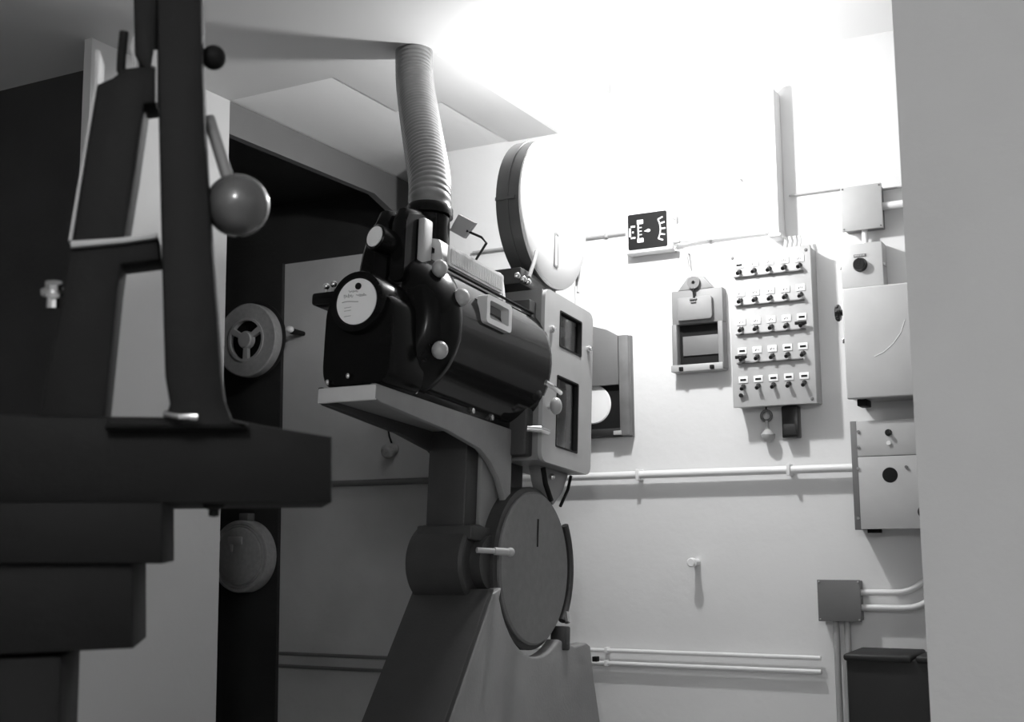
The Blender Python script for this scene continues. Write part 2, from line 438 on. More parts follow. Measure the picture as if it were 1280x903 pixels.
# hook bits
h = wp(862, 325, .0)
t = thing('cable_hook', (h.x, WY, h.z), 'small wire hook on the wall between meter and hatch', 'hook')
MB().tube([(h.x, WY, h.z+.02), (h.x, WY-.02, h.z+.02), (h.x+.003, WY-.03, h.z+.005), (h.x+.005, WY-.02, h.z-.03)], .003, 8).build('wire', 'pipe_grey', t)
h = wp(924, 224, 0)
t = thing('cable_hook', (h.x, WY, h.z), 'tiny grey hook high on the wall left of the tall trunking', 'hook')
MB().tube([(h.x-.008, WY, h.z+.004), (h.x-.004, WY-.012, h.z+.002), (h.x+.008, WY-.012, h.z-.004), (h.x+.012, WY, h.z-.01)], .003, 8).build('wire', 'pipe_grey', t)

# viewing port with drop shutter
VD = .04
x0, x1, z0, z1 = wall_rect(839, 365, 906, 461, VD)
vp = thing('viewing_port', ((x0+x1)/2, WY, z0), 'viewing hatch in the wall with a raised metal fire shutter', 'hatch')
yv = WY-VD
vw, vh = x1-x0, z1-z0
MB().box(x0, x1, yv, WY, z0+vh*.58, z1, .003).build('back_board', 'hatch_grey', vp)
xc = x0+vw*.47
MB().prism([(xc-vw*.34, yv, z1), (xc-vw*.14, yv, z1+.045), (xc+vw*.16, yv, z1+.045), (xc+vw*.36, yv, z1)], (0, .03, 0), .002).build('gable_plate', 'hatch_grey', vp)
for a, b in ((x0, x0+vw*.10), (x1-vw*.10, x1)): MB().box(a, b, yv-.008, WY, z0, z0+vh*.58, .003).build('side_rail', 'hatch_grey', vp)
MB().box(x0-.004, x1-.002, yv-.014, WY, z0-.002, z0+.022, .003).build('bottom_rail', 'box_grey', vp)
MB().box(x0+vw*.1, x1-vw*.1, WY-.012, WY, z0+.02, z0+vh*.58, 0).build('opening', 'ink', vp)
MB().box(x0+vw*.16, x1-vw*.12, WY-.018, WY-.012, z0+vh*.20, z0+vh*.44, .001).build('inner_glass', 'box_dark_grey', vp)
su0, su1, sv0, sv1 = x0+vw*.13, x1-vw*.18, z0+vh*.615, z0+vh*.90
MB().prism(wxz(rrect(su0, su1, sv0, sv1, .012), yv-.018), (0, .018, 0), .003).build('shutter_plate', 'hatch_grey', vp)
pm = MB(); pm.lathe([(.006,0),(.022,0),(.022,.003),(.016,.007),(.022,.011),(.022,.014),(.006,.014)], (xc, yv-.002, z1+.022), (xc, yv-1, z1+.022), 24); pm.build('pulley', 'box_dark_grey', vp)
MB().tube([(xc, yv-.012, z1+.005), (xc, yv-.014, z1-.015), (xc+.004, yv-.02, sv1-.012)], .004, 8).build('chain', 'ink', vp)
MB().box(xc-.013, xc+.013, yv-.024, yv-.018, sv1-.012, sv1-.006, .001).box(xc-.01, xc+.01, yv-.023, yv-.018, sv1-.022, sv1-.017, .001).build('catch', 'box_dark_grey', vp)
for q in (.18, .78): MB().box(x0+vw*q-.006, x0+vw*q+.008, yv-.022, yv-.012, z0, z0+.014, .002).build('fusible_clip', 'ink', vp)

# projection port
PD = .05
x0, x1, z0, z1 = wall_rect(690, 426, 787, 545, PD)
pp = thing('projection_port', (x1, WY, z0), 'dark projection port with wooden side rail in front of the lens', 'port')
MB().box(x0, x1, WY-.02, WY, z0, z1, .002).build('back_board', 'box_dark_grey', pp)
MB().box(x1-.036, x1, WY-PD, WY-.02, z0+.003, z1-.002, .003).build('side_rail', 'wood_grey', pp)
MB().box(x0, x1-.036, WY-PD+.012, WY-.02, z0, z0+.03, .003).build('bottom_rail', 'black_matte', pp)
zs = at(770, 482, WY-.02).z
MB().box(x0, x1-.036, WY-.026, WY-.02, z0+.03, zs, 0).build('recess', 'ink', pp)
zt = z1+.012
MB().prism([(x0, WY-.045, zt+.075), (x1-.085, WY-.045, zt+.012), (x1-.04, WY-.045, z1-.002), (x1-.04, WY-.045, zs), (x0, WY-.045, zs)], (0, .02, 0), .001).build('fire_shutter', 'box_dark_grey', pp)
c = at(741, 506, WY-.03)
MB().lathe([(0,0),(.068,0),(.07,.002),(.066,.005),(0,.005)], (c.x, WY-.026, c.z), (c.x, WY-1, c.z), 40).build('port_glass', 'white_plate', pp)
MB().box(x1-.06, x1-.03, WY-PD-.004, WY-PD+.006, z0+.005, z0+.02, .002).build('latch', 'box_grey', pp)

# upper junction box and its conduit
def screws(mb, x0, x1, z0, z1, y, ins=.007):
    for sx in (x0+ins, x1-ins):
        for sz in (z0+ins, z1-ins): screw(mb, sx, y, sz, .003)
    return mb
x0, x1, z0, z1 = JX
jb = thing('junction_box', (x0, WY, z0), 'square grey junction box highest on the wall by the right pier', 'junction box')
MB().box(x0+.006, x1-.004, WY-.045, WY, z0+.004, z1-.004, .003).build('back_box', 'box_dark_grey', jb)
MB().box(x0, x1, WY-.055, WY-.045, z0, z1, .002).build('lid', 'box_grey', jb)
screws(MB(), x0, x1, z0, z1, WY-.055).build('lid_screw', 'box_dark_grey', jb)
zc = at(1118, 256, WY-.03).z
pipe('conduit', [(x1-.004, WY-.028, zc), (x1+.25, WY-.028, zc)], .013, 'pipe_white', 'short white conduit from the upper junction box to the pier', 'conduit')
pipe('thin_wire', [(x1-.004, WY-.010, z1-.012), (x1+.25, WY-.010, z1-.012)], .004, 'pipe_grey', 'thin wire from the top corner of the upper junction box to the pier', 'wire')
# rotary switch box
SX = wall_rect(1050, 307, 1105, 357, .07)
xm = (at(1081, 295, WY-.03)).x
pipe('conduit', [(xm, WY-.03, z0+.004), (xm, WY-.03, SX[3]-.002)], .010, 'pipe_white', 'short white nipple between upper junction box and knob switch', 'conduit')
x0, x1, z0, z1 = SX
rs = thing('rotary_switch', (x0, WY, z0), 'small grey switch box with round black knob above the large cabinet', 'switch')
MB().box(x0, x1, WY-.07, WY, z0+.002, z1, .004).build('case', 'panel_grey', rs)
kx, kz = at(1075, 331, WY-.075).x, at(1075, 331, WY-.075).z
MB().lathe([(0,0),(.023,0),(.023,.004),(.019,.010),(.019,.022),(.016,.026),(0,.026)], (kx, WY-.07, kz), (kx, WY-1, kz), 24).box(kx-.003, kx+.003, WY-.098, WY-.094, kz-.004, kz+.018).build('knob', 'black_bakelite', rs)
MB().box(kx-.020, kx+.020, WY-.0722, WY-.07, kz+.026, kz+.036, .001).build('name_plate', 'box_dark_grey', rs)
lt = MB()
for k in range(6): lt.box(kx-.016+.0055*k, kx-.013+.0055*k, WY-.0728, WY-.0722, kz+.0285, kz+.0335)
lt.build('plate_marks', 'panel_grey', rs)
for sx in (x0-.006, x1-.002): MB().box(sx, sx+.008, WY-.065, WY-.035, kz-.008, kz+.002, .002).build('lug', 'chrome', rs)

# large cabinet
CD = .17
x0, x1, z0, z1 = wall_rect(1052, 361, 1190, 492, CD)
x1 = x0+.38
cb = thing('wall_cabinet', (x0, WY, z0), 'large plain grey wall cabinet half hidden by the right pier', 'cabinet')
MB().box(x0+.004, x1, WY-CD+.018, WY, z0+.004, z1-.002, .004).build('case', 'cabinet_grey', cb)
MB().box(x0, x1, WY-CD, WY-CD+.016, z0, z1, .006, 3).build('door', 'cabinet_grey', cb)
s1 = at(1093, 445, WY-CD-.0005); 
MB().tube([at(px, py, WY-CD-.0003) for px, py in ((1093,446),(1105,440),(1116,430),(1126,416),(1131,400))], .0012, 6).build('scratch', 'white_plate', cb)
kz = at(1040, 392, WY-.10).z
MB().box(x0-.012, x0+.004, WY-.12, WY-.07, kz-.03, kz+.03, .004).build('knob_mount', 'white_enamel', cb)
kn = MB(); kn.lathe([(0,0),(.010,0),(.010,.010),(.024,.012),(.024,.026),(0,.026)], (x0-.012, WY-.095, kz), (x0-1, WY-.095, kz), 20)
for k in range(8):
    t = 2*PI*k/8; kn.ball((x0-.031, WY-.095+.022*math.cos(t), kz+.022*math.sin(t)), .006, (1.2,1,1), 8)
kn.build('side_knob', 'black_bakelite', cb)
MB().box(x0+.02, x0+.05, WY-.12, WY-.05, z0-.018, z0+.004, .003).build('foot', 'ink', cb)
MB().box(x0-.006, x0+.004, WY-.165, WY-.15, at(1050,427,WY-.16).z-.008, at(1050,427,WY-.16).z+.008, .002).build('door_catch', 'chrome', cb)

# lower control panel
QD = .12
x0, x1, z0, z1 = wall_rect(1070, 527, 1152, 661, QD)
x1 = x0+.30
cp = thing('control_panel', (x0, WY, z0), 'grey control box with round black hole below the large cabinet', 'control box')
MB().box(x0+.004, x1, WY-QD+.006, WY, z0+.003, z1-.003, .002).build('case', 'box_dark_grey', cp)
zs = at(1110, 570, WY-QD).z
MB().box(x0, x1, WY-QD, WY-QD+.006, zs+.001, z1, .0015).build('top_plate', 'cabinet_grey', cp)
MB().box(x0, x1, WY-QD, WY-QD+.006, z0, zs-.001, .0015).build('front_plate', 'cabinet_grey', cp)
fl = wall_rect(1062, 526, 1070, 662, .10)
MB().box(x0-.022, x0+.004, WY-QD+.012, WY, z0-.002, z1+.002, .002).build('side_flange', 'box_dark_grey', cp)
def disc(mbx, px, py, r, y, h): 
    q = at(px, py, y); mbx.lathe([(0,0),(r,0),(r*.95,h),(0,h)], (q.x,y,q.z), (q.x,y-1,q.z), 28); return mbx
disc(MB(), 1112.5, 594, .0235, WY-QD, .0015).build('round_hole', 'ink', cp)
disc(disc(MB(), 1110.5, 541, .011, WY-QD, .003), 1110.5, 541, .006, WY-QD-.003, .014).build('push_button', 'black_bakelite', cp)
disc(MB(), 1111, 554, .007, WY-QD, .006).build('pilot_lens', 'white_enamel', cp)
disc(MB(), 1133, 584, .005, WY-QD, .006).build('plug_button', 'box_dark_grey', cp)
disc(MB(), 1156, 640, .021, WY-QD, .008).build('side_knob', 'black_bakelite', cp)
sm = MB()
for py in (540, 559, 586, 648): disc(sm, 1073, py, .005, WY-QD, .004)
sm.build('plate_screw', 'chrome', cp)
MB().box(x0+.01, x0+.05, WY-.08, WY-.05, z0-.012, z0+.003, .002).build('cable_gland', 'ink', cp)
CPX, CPZ = x0, z0

# long horizontal conduit
zl = at(735, 597, WY-.035).z; zr = at(1060, 584, WY-.035).z; zc = (zl+zr)/2
pipe('long_conduit', [(XA+.05, WY-.035, zc), (-1.3, WY-.035, zc), (CPX-.022, WY-.035, zc)], .0135, 'pipe_white', 'long white conduit running across the front wall into the control box', 'conduit',
     [(wp(800,595).x, WY-.035, zc), (wp(988,588).x, WY-.035, zc)], clip_m='pipe_white')
za = at(480, 603, WA-.035).z
pipe('long_conduit', [(XB+.02, WA-.035, za), (XA, WA-.035, za)], .0135, 'box_dark_grey', 'dark conduit crossing the dim alcove wall behind the projector column', 'conduit')  # white conduit, its colour darkened to carry the alcove's shade
# low pair of conduits
for k, (yl, yr, nm) in enumerate(((813, 823, 'upper'), (829, 840, 'lower'))):
    zk = (at(735, yl, WY-.02).z+at(1030, yr, WY-.02).z)/2
    xe = wp(1034, 830, .02).x
    za = at(420, yl+7, WA-.02).z
    pipe('low_conduit', [(XB+.02, WA-.02, za), (XA, WA-.02, za)], .0075, 'box_dark_grey', f'{nm} one of two thin dark conduits low on the alcove wall', 'conduit', (), 'low dark conduits in the alcove')  # alcove shade put into the grey; these pipes are white too
    pts = [(XA+.05, WY-.02, zk), (xe-.02, WY-.02, zk)]
    pipe('low_conduit', pts, .0075, 'pipe_white', f'{nm} one of two thin white conduits low along the front wall', 'conduit', [(wp(758,820).x, WY-.02, zk)], 'low pair of conduits', 'pipe_white')
xe = wp(1032, 830, .02).x
# peg
p = wp(872, 703, 0)
pg = thing('wall_peg', (p.x, WY, p.z), 'small white peg sticking out of the bare lower wall', 'peg')
MB().lathe([(0,0),(.011,0),(.011,.05),(.016,.052),(.016,.064),(.012,.068),(0,.068)], (p.x, WY, p.z), (p.x, WY-1, p.z), 18).build('pin', 'white_enamel', pg)

# lower junction box with its conduits
x0, x1, z0, z1 = wall_rect(1021, 725, 1077, 778, .055)
j2 = thing('junction_box', (x0, WY, z0), 'square dark grey junction box low on the wall with conduits leaving it', 'junction box')
MB().box(x0+.004, x1-.003, WY-.047, WY, z0+.003, z1-.003, .003).build('back_box', 'box_dark_grey', j2)
MB().box(x0, x1, WY-.055, WY-.047, z0, z1, .0015).build('lid', 'box_dark_grey', j2)
screws(MB(), x0, x1, z0, z1, WY-.055, .006).build('lid_screw', 'box_grey', j2)
for k, px in enumerate((1046, 1060)):
    xx = at(px, 800, WY-.03).x
    pipe('conduit', [(xx, WY-.03, z0+.004), (xx, WY-.03, .12), (xx, WY-.03, .002)], .0105, 'pipe_grey', ('left' if k == 0 else 'right')+' of the two grey conduits dropping from the lower junction box', 'conduit', (), 'conduits under the lower junction box')
for k, py in enumerate((741, 760)):
    zz = at(1090, py, WY-.03).z
    R_ = .13; xs = at(1118, py, WY-.03).x; pts = [(x1-.004, WY-.03, zz), (xs, WY-.03, zz)]
    for q in range(1, 9):
        t = q/8*PI/2; pts.append((xs+R_*math.sin(t), WY-.03, zz+R_*(1-math.cos(t))))
    pts.append((xs+R_, WY-.03, CPZ-.014))
    if k == 1: pts = [(p_[0]+(.03 if i > 0 else 0), p_[1], p_[2]) for i, p_ in enumerate(pts)]
    pipe('bent_conduit', pts, .010, 'pipe_white', ('upper' if k == 0 else 'lower')+' of two white conduits bending up from the lower junction box', 'conduit', (), 'bent conduits beside the lower junction box')
# dark bin at bottom right
a = at(1059, 822, 3.82); zt = at(1100, 818, 3.82).z
bx = thing('equipment_case', (a.x+.2, 3.93, 0), 'black equipment case standing under the lower junction box', 'case')
MB().box(a.x, a.x+.45, 3.80, 4.03, 0, zt-.012, .008).build('body', 'black_matte', bx)
MB().box(a.x-.006, a.x+.19, 3.79, 4.035, zt-.02, zt, .008, 3).box(a.x+.20, a.x+.456, 3.79, 4.035, zt-.02, zt, .008, 3).build('lid', 'black_matte', bx)

# ------------------------------------------------------------------ alcove
def reel(px, py, r, depth):
    c = at(px, py, WA-depth)
    t = thing('film_reel', (c.x, WA, c.z-r), 'full film reel with three-spoked hub hanging in the dark alcove', 'film reel')
    y0 = WA-depth
    MB().cyl((c.x, WA, c.z), (c.x, y0+.05, c.z), .02, None, 14).build('spindle', 'ink', t)
    MB().lathe([(0,0),(r*1.06,0),(r*1.06,.006),(0,.006)], (c.x+.006, y0+.054, c.z+.004), (c.x+.006, y0-1, c.z+.004), 56).build('rear_flange', 'black_matte', t)
    MB().lathe([(r*.55,0),(r,0),(r,.042),(r*.97,.046)]+[(r*(.97-.05*k), .046 if k % 2 else .0445) for k in range(1,8)]+[(r*.55,.046),(r*.55,0)], (c.x, y0+.048, c.z), (c.x, y0-1, c.z), 56).build('film_roll', 'film_grey', t)
    hb = MB()
    def Q(u, v): return (c.x+u, y0-.002, c.z+v)
    outer = circ(0, 0, r*.60, 48); holes = []
    for k in range(3):
        a0 = math.radians(90+120*k-51); a1 = math.radians(90+120*k+51)
        o_ = [(r*.53*math.cos(a0+(a1-a0)*i/10), r*.53*math.sin(a0+(a1-a0)*i/10)) for i in range(11)]
        i_ = [(r*.24*math.cos(a0+.12+(a1-a0-.24)*i/6), r*.24*math.sin(a0+.12+(a1-a0-.24)*i/6)) for i in range(7)][::-1]
        holes.append(o_+i_)
    hb.plate([[Q(*p) for p in outer]]+[[Q(*p) for p in h] for h in holes], (0, .02, 0))
    hb.lathe([(0,0),(r*.21,0),(r*.2,.012),(0,.012)], (c.x, y0, c.z), (c.x, y0-1, c.z), 28)
    hb.build('hub', 'reel_metal', t)
    MB().lathe([(0,0),(r*.6,0),(r*.6,.004),(0,.004)], (c.x, y0+.03, c.z), (c.x, y0-1, c.z), 40).build('hub_core', 'ink', t)
    return t
reel(307, 425, .163, .16)
c = at(297, 696, WA-.10)
fc = thing('round_can', (c.x, WA, c.z-.15), 'round grey metal can hung low in the alcove behind the pier', 'can')
r = .157
MB().lathe([(0,0),(r,0),(r,.055),(r*.97,.062),(r*.90,.064),(r*.87,.058),(r*.84,.066),(r*.80,.06),(r*.77,.068),(r*.6,.075),(0,.08)], (c.x, WA-.03, c.z), (c.x, WA-1, c.z), 56).build('shell', 'film_grey', fc)
MB().cyl((c.x, WA, c.z), (c.x, WA-.03, c.z), .04, None, 16).build('mount', 'ink', fc)
MB().box(c.x-.015, c.x+.035, WA-.08, WA-.03, c.z+r-.004, c.z+r+.03, .004).build('hasp', 'box_dark_grey', fc)
MB().box(c.x-.05, c.x+.03, WA-.112, WA-.100, c.z+.05, c.z+.085, .004).box(c.x-.035, c.x-.02, WA-.112, WA-.1, c.z+.02, c.z+.055, .003).build('handle', 'reel_metal', fc)
# small lamp on alcove wall
c = at(362, 412, WA-.10)
al = thing('wall_lamp', (c.x, WA, c.z), 'small white pilot lamp beside the film reel in the alcove', 'lamp')
MB().cyl((c.x, WA, c.z-.005), (c.x, WA-.085, c.z-.005), .010, .014, 14).build('stem', 'ink', al)
MB().ball((c.x, WA-.10, c.z), .018, (1.1,1,.85), 16).build('lens', 'white_enamel', al)
c = at(485, 560, WA-.05)
cl = thing('lamp_socket', (c.x, WA, c.z), 'small pale lamp socket on the wall under the projector table', 'lamp socket')
MB().lathe([(0,0),(.022,0),(.026,.012),(.02,.03),(.03,.04),(.03,.06),(.018,.075),(0,.078)], (c.x, WA, c.z), (c.x, WA-1, c.z-.3), 18).build('porcelain', 'rag_grey', cl)
MB().tube([(c.x-.03, WA-.006, c.z+.09), (c.x-.022, WA-.006, c.z+.05), (c.x-.006, WA-.012, c.z+.02)], .004, 8).build('cord', 'ink', cl)

# ------------------------------------------------------------------ the film projector
TILT = math.radians(5.0)
PV = Vector((-1.73, 3.05, .90))
AF = Vector((0, math.cos(TILT), -math.sin(TILT))); AU = Vector((0, math.sin(TILT), math.cos(TILT)))
def T(x, y, z): return Vector((x, PV.y, PV.z)) + AF*y + AU*z     # x world, y along the optical axis, z square to it
pj = thing('film_projector', (-1.73, 3.05, 0), 'large black and grey film projector with round magazines in mid room', 'film projector')
def tb(x0, x1, y0, y1, z0, z1, bevel=0, seg=2): return MB().box(x0, x1, y0, y1, z0, z1, bevel, seg, T)
XC = -1.73
# pedestal: slanting rear leg, wide side casting, cut away round the lower magazine
mc = T(-1.62, .208, .030); MR = .226
arc = []
for k in range(13):
    t = math.radians(198+ k*(302-198)/12); arc.append((mc.y+.250*math.cos(t), mc.z+.250*math.sin(t)))
side = [(2.353, .03), (2.984, .850), (3.035, .864)] + arc + [(3.50, .672), (3.585, .676), (3.615, .664), (3.635, .57), (3.80, .03)]
MB().prism([(-1.665, y, z) for y, z in side], (.0455, 0, 0), .007, 3).build('pedestal_side', 'casting_grey', pj)
leg = [(2.325, .03), (2.965, .862), (2.992, .862), (2.352, .03)]
MB().prism([(-1.86, y, z) for y, z in leg], (.242, 0, 0), .006).build('pedestal_leg', 'casting_dark', pj)
MB().prism([(-1.86, y, z) for y, z in [(2.984, .850), (2.353, .03), (3.80, .03), (3.62, .60), (3.4, .62), (3.05, .80)]], (.04, 0, 0), .006).build('pedestal_rear_side', 'casting_dark', pj)
MB().box(-1.92, -1.56, 2.24, 3.86, 0, .035, .008).build('foot_plate', 'casting_dark', pj)
MB().box(-1.60, -1.585, 3.58, 3.60, .62, .635).build('casting_screw', 'ink', pj)
# trunnion
tc = (3.018, .930)
MB().lathe([(0,0),(.100,0),(.106,.006),(.106,.168),(.100,.176),(.088,.176),(.086,.170),(0,.170)], (-1.855, tc[0], tc[1]), (0, tc[0], tc[1]), 48).build('trunnion', 'casting_dark', pj)
MB().cyl((-1.70, tc[0]+.03, tc[1]), (-1.655, tc[0]+.03, tc[1]), .078, .074, 32).build('bearing_boss', 'casting_dark', pj)
p0 = at(596, 688, 2.95); p1 = at(622, 689.5, 3.0); p2_ = at(638, 690.5, 3.03)
cb_ = MB().cyl(p0, p1, .0075, None, 12); cb_.cyl(p1-(p1-p0)*.15, p2_, .0105, .0095, 12); cb_.ball(p2_, .0125, (1,1,1), 12)
cb_.build('clamp_bolt', 'box_grey', pj)
# column and table
tb(-1.825, -1.70, -.09, .06, .09, .40, .008).build('column', 'casting_dark', pj)
tb(-1.84, -1.665, -.11, .09, .085, .125, .006).build('column_flange', 'casting_dark', pj)
tb(-1.70, -1.685, -.03, .085, .125, .36, .003).build('web_plate', 'casting_grey', pj)
tb(-1.829, -1.66, -.607, .096, .388, .416, .006).build('table_top', 'table_grey', pj)
ov = [(-.609,.416),(.096,.416),(.096,.115),(.088,.112),(.080,.160),(.058,.215),(.020,.268),(-.030,.306),(-.090,.333),(-.265,.356),(-.590,.374),(-.609,.380)]
MB().prism([T(-1.678, y, z) for y, z in ov], (.020, 0, 0), .004).build('table_bracket', 'table_grey', pj)
MB().prism([T(-1.831, y, z) for y, z in ov], (.018, 0, 0), .004).build('table_bracket', 'casting_dark', pj)
tb(-1.829, -1.66, -.611, -.600, .376, .414, .004).build('table_end', 'trim_metal', pj)
# lamphouse: base flange, barrel, rear casting
tb(-1.822, -1.664, -.50, .09, .416, .445, .005).build('lamphouse_base', 'black_gloss', pj)
def section(y, s, zc=.612, a=.170, b=.192, n=56, p=2.0):
    out = []
    for k in range(n):
        t = 2*PI*k/n; c_, s_ = math.cos(t), math.sin(t)
        out.append(T(XC+a*s*math.copysign(abs(c_)**(2/p), c_), y, zc+b*s*math.copysign(abs(s_)**(2/p), s_)))
    return out
MB().loft([section(-.40, .99), section(-.39, 1.0), section(.115, 1.0), section(.12, 1.015), section(.135, 1.015), section(.14, 1.0)]).build('lamphouse_barrel', 'barrel_enamel', pj, 50)
rr = [(-.495,.70),(-.49,.78),(-.475,.87),(-.455,.935),(-.43,.98),(-.405,1.012),(-.385,1.018),(-.38,1.0)]
MB().loft([section(y, s) for y, s in rr]).build('rear_casting', 'black_gloss', pj, 60)
# rear burner box under the dial
MB().loft([section(-.598, .95, .530, .103, .116, 40, 6), section(-.588, 1, .530, .103, .116, 40, 6), section(-.45, 1, .530, .103, .116, 40, 6)]).build('burner_box', 'black_gloss', pj, 50)
# dial
dc = T(XC+.002, -.605, .624)
dax = -AF
def dl(mb, prof, off=0): return mb.lathe(prof, dc+dax*off, dc+dax, 48)
dl(MB(), [(0,-.16),(.080,-.16),(.080,.0),(.076,.010),(.062,.012),(.060,.006),(0,.006)]).build('dial_ring', 'black_gloss', pj)
dp = dl(MB(), [(0,0),(.0585,0),(.0585,.003),(0,.003)], .006).build('dial_plate', 'paper_white', pj)
dm = MB()
dxr = Vector((1,0,0)); 
def dpt(u, v, h=.0095): return dc + dxr*u + AU*v + dax*h
dm.lathe([(0,0),(.0085,0),(.0085,.004),(0,.004)], dpt(.004,.038,.008), dpt(.004,.038,1), 18)
dm.build('dial_hole', 'ink', dp)
ds = MB()
ds.tube([dpt(-.042+.003*k, .0005+.0015*math.sin(k*.3)) for k in range(17)], .0011, 6)
for j, (u0, v0, amp) in enumerate(((-.038, .016, .005), (-.024, .027, .0035), (0, .015, .003))):
    ds.tube([dpt(u0+.00042*k+.0016*math.cos(k*.62+j), v0+amp*(.6+.4*math.sin(k*.23+j))*math.sin(k*.62)) for k in range(62)], .0007, 5)
for v in (-.014, -.022, -.036): ds.tube([dpt(-.034, v), dpt(-.014, v+.001)], .0007, 6)
ds.tube([dpt(.008, .012), dpt(.03, .013)], .0007, 6)
ds.build('dial_script', 'pipe_grey', dp)
# small meter upper left
mcn = at(471, 297, 2.575); max_ = (-AF+Vector((-.25,0,.12))).normalized()
MB().lathe([(0,-.05),(.034,-.05),(.034,.004),(.030,.008),(.027,.006),(0,.006)], mcn, mcn+max_, 36).build('gauge_case', 'black_gloss', pj)
MB().lathe([(0,0),(.0275,0),(.0275,.003),(0,.003)], mcn+max_*.006, mcn+max_, 36).build('gauge_face', 'paper_white', pj)
# left lever box
tb(-1.885, -1.80, -.59, -.52, .635, .668, .008).build('lever_box', 'black_gloss', pj)
lk = MB()
for du_ in (0, .022): lk.cyl(T(-1.862+du_, -.56, .668), T(-1.862+du_, -.56, .684), .004, None, 10); lk.ball(T(-1.862+du_, -.56, .690+.004*(du_>0)), .009, (1,1,1), 14)
lk.build('terminal_knob', 'chrome', pj)
MB().tube([T(-1.84, -.56, .672), T(-1.80, -.555, .676), T(-1.765, -.55, .672)], .004, 8).build('lever', 'chrome', pj)
MB().tube([T(-1.835, -.53, .65), T(-1.86, -.40, .63), T(-1.93, -.2, .60)], .006, 8).build('feed_cable', 'ink', pj)
# ridge on top, chimney
def ridge(y, s=1., top=.842):
    pr = [(-1.80,.74),(-1.80,.815),(-1.793,.832),(-1.775,top),(-1.655,top),(-1.632,.836),(-1.625,.826),(-1.615,.765),(-1.615,.74)]
    return [T(XC+(x-XC)*s, y, .74+(z-.74)*s) for x, z in pr]
MB().loft([ridge(-.40, 1), ridge(-.075, 1)]).build('top_ridge', 'trim_metal', pj, 40)
MB().loft([ridge(-.075, 1.02), ridge(-.060, 1.02)]).build('ridge_end_band', 'trim_metal', pj, 40)
# rear hump with rounded back
def hump(y, s): return [T(p[0], y, p[1]) for p in [(XC-.012+.082*s*math.cos(t), .70+.212*s*max(math.sin(t), -.2)) for t in [2*PI*k/40 for k in range(40)]]]
MB().loft([hump(-.50,.74), hump(-.492,.86), hump(-.475,.94), hump(-.45,.99), hump(-.42,1.0), hump(-.33,1.0), hump(-.325,.97)]).build('chimney_hump', 'black_gloss', pj, 60)
for xx in (-1.735, -1.682):
    MB().loft([[T(xx+dx, y, z) for dx, z in rrect(-.021, .021, .70, zt_, .018, 5)] for y, zt_ in ((-.512,.868),(-.50,.896),(-.42,.915),(-.38,.900))]).build('hump_rib', 'black_gloss', pj, 50)
tb(-1.660, -1.640, -.46, -.415, .745, .880, .006).build('ridge_front_band', 'head_grey', pj)
MB().lathe([(.052,0),(.066,0),(.066,.012),(.058,.02),(.056,.114),(.0,.114)], T(-1.692, -.356, .80), T(-1.692, -.356, 1), 36).build('chimney_collar', 'black_gloss', pj)
# grill panel on the ridge
gl = MB(); gl.prism([T(-1.613, y, z) for y, z in rrect(-.385, -.085, .768, .822, .006)], (.006,0,0))
gp = gl.build('vent_grill', 'trim_metal', pj)
gi = MB(); gi.box(-1.6075, -1.6055, -.377, -.093, .775, .815, 0, 2, T)
gi.build('grill_mesh', 'grill_grey', gp)
gs = MB()
for k in range(34): gs.box(-1.6058, -1.6045, -.374+.0083*k, -.3715+.0083*k, .776, .814, 0, 2, T)
gs.build('grill_slats', 'trim_metal', gp)
tb(XC+.12, XC+.128, -.385, .10, .755, .760, .001).build('seam_strip', 'ink', pj)
# peep window
pw = [T(-1.575, y, z) for y, z in rrect(-.285, -.145, .635, .712, .012)]; pw2 = [T(-1.575, y, z) for y, z in rrect(-.268, -.162, .650, .698, .006)]
pf = MB().plate([pw, pw2], (.030,0,0)).build('peep_frame', 'trim_metal', pj)
tb(-1.574, -1.570, -.27, -.16, .648, .70).build('peep_window', 'box_dark_grey', pf)
vt = MB(); vt.hexa([T(-1.571,-.268,.650),T(-1.571,-.162,.650),T(-1.569,-.19,.668),T(-1.569,-.232,.668),T(-1.548,-.268,.650),T(-1.548,-.162,.650),T(-1.566,-.19,.668),T(-1.566,-.232,.668)])
vt.build('peep_bevel', 'knob_grey', pf)
# control knobs on the operating side
for (y, z, x) in ((-.43,.738,-1.62),(-.375,.673,-1.585),(-.445,.521,-1.60)):
    q = T(x, y, z); d_ = Vector((.8,-.55,.1)).normalized()
    k = MB(); k.ball(q+d_*.030, .021, (1,1,1.1), 18); k = k.build('control_knob', 'knob_grey', pj)
    MB().cyl(q-d_*.04, q+d_*.016, .007, None, 10).build('knob_shaft', 'chrome', k)
for y in (-.435, -.14, -.03): MB().lathe([(0,0),(.009,0),(.008,.008),(0,.009)], T(-1.664, y, .430), T(-1, y, .430), 10).build('base_bolt', 'chrome', pj)
for x, z in ((-1.805, .428), (-1.745, .440)): MB().ball(T(x, -.606, z), .006, (1,1,1.3), 10).build('base_bolt', 'chrome', pj)
# square flag on bent wire
fq = at(577, 284, 2.86)
MB().tube([fq+Vector((.015,0,-.012)), fq+Vector((.05,.02,-.03)), fq+Vector((.060,.03,-.045)), T(-1.66, -.17, .835)], .0035, 8).build('flag_wire', 'ink', pj)
fv = [at(px, py, 2.86) for px, py in ((562,288),(573,268),(594,279),(580,298))]
MB().prism(fv, (.004,.006,.0), 0).build('flag_plate', 'cover_grey', pj)
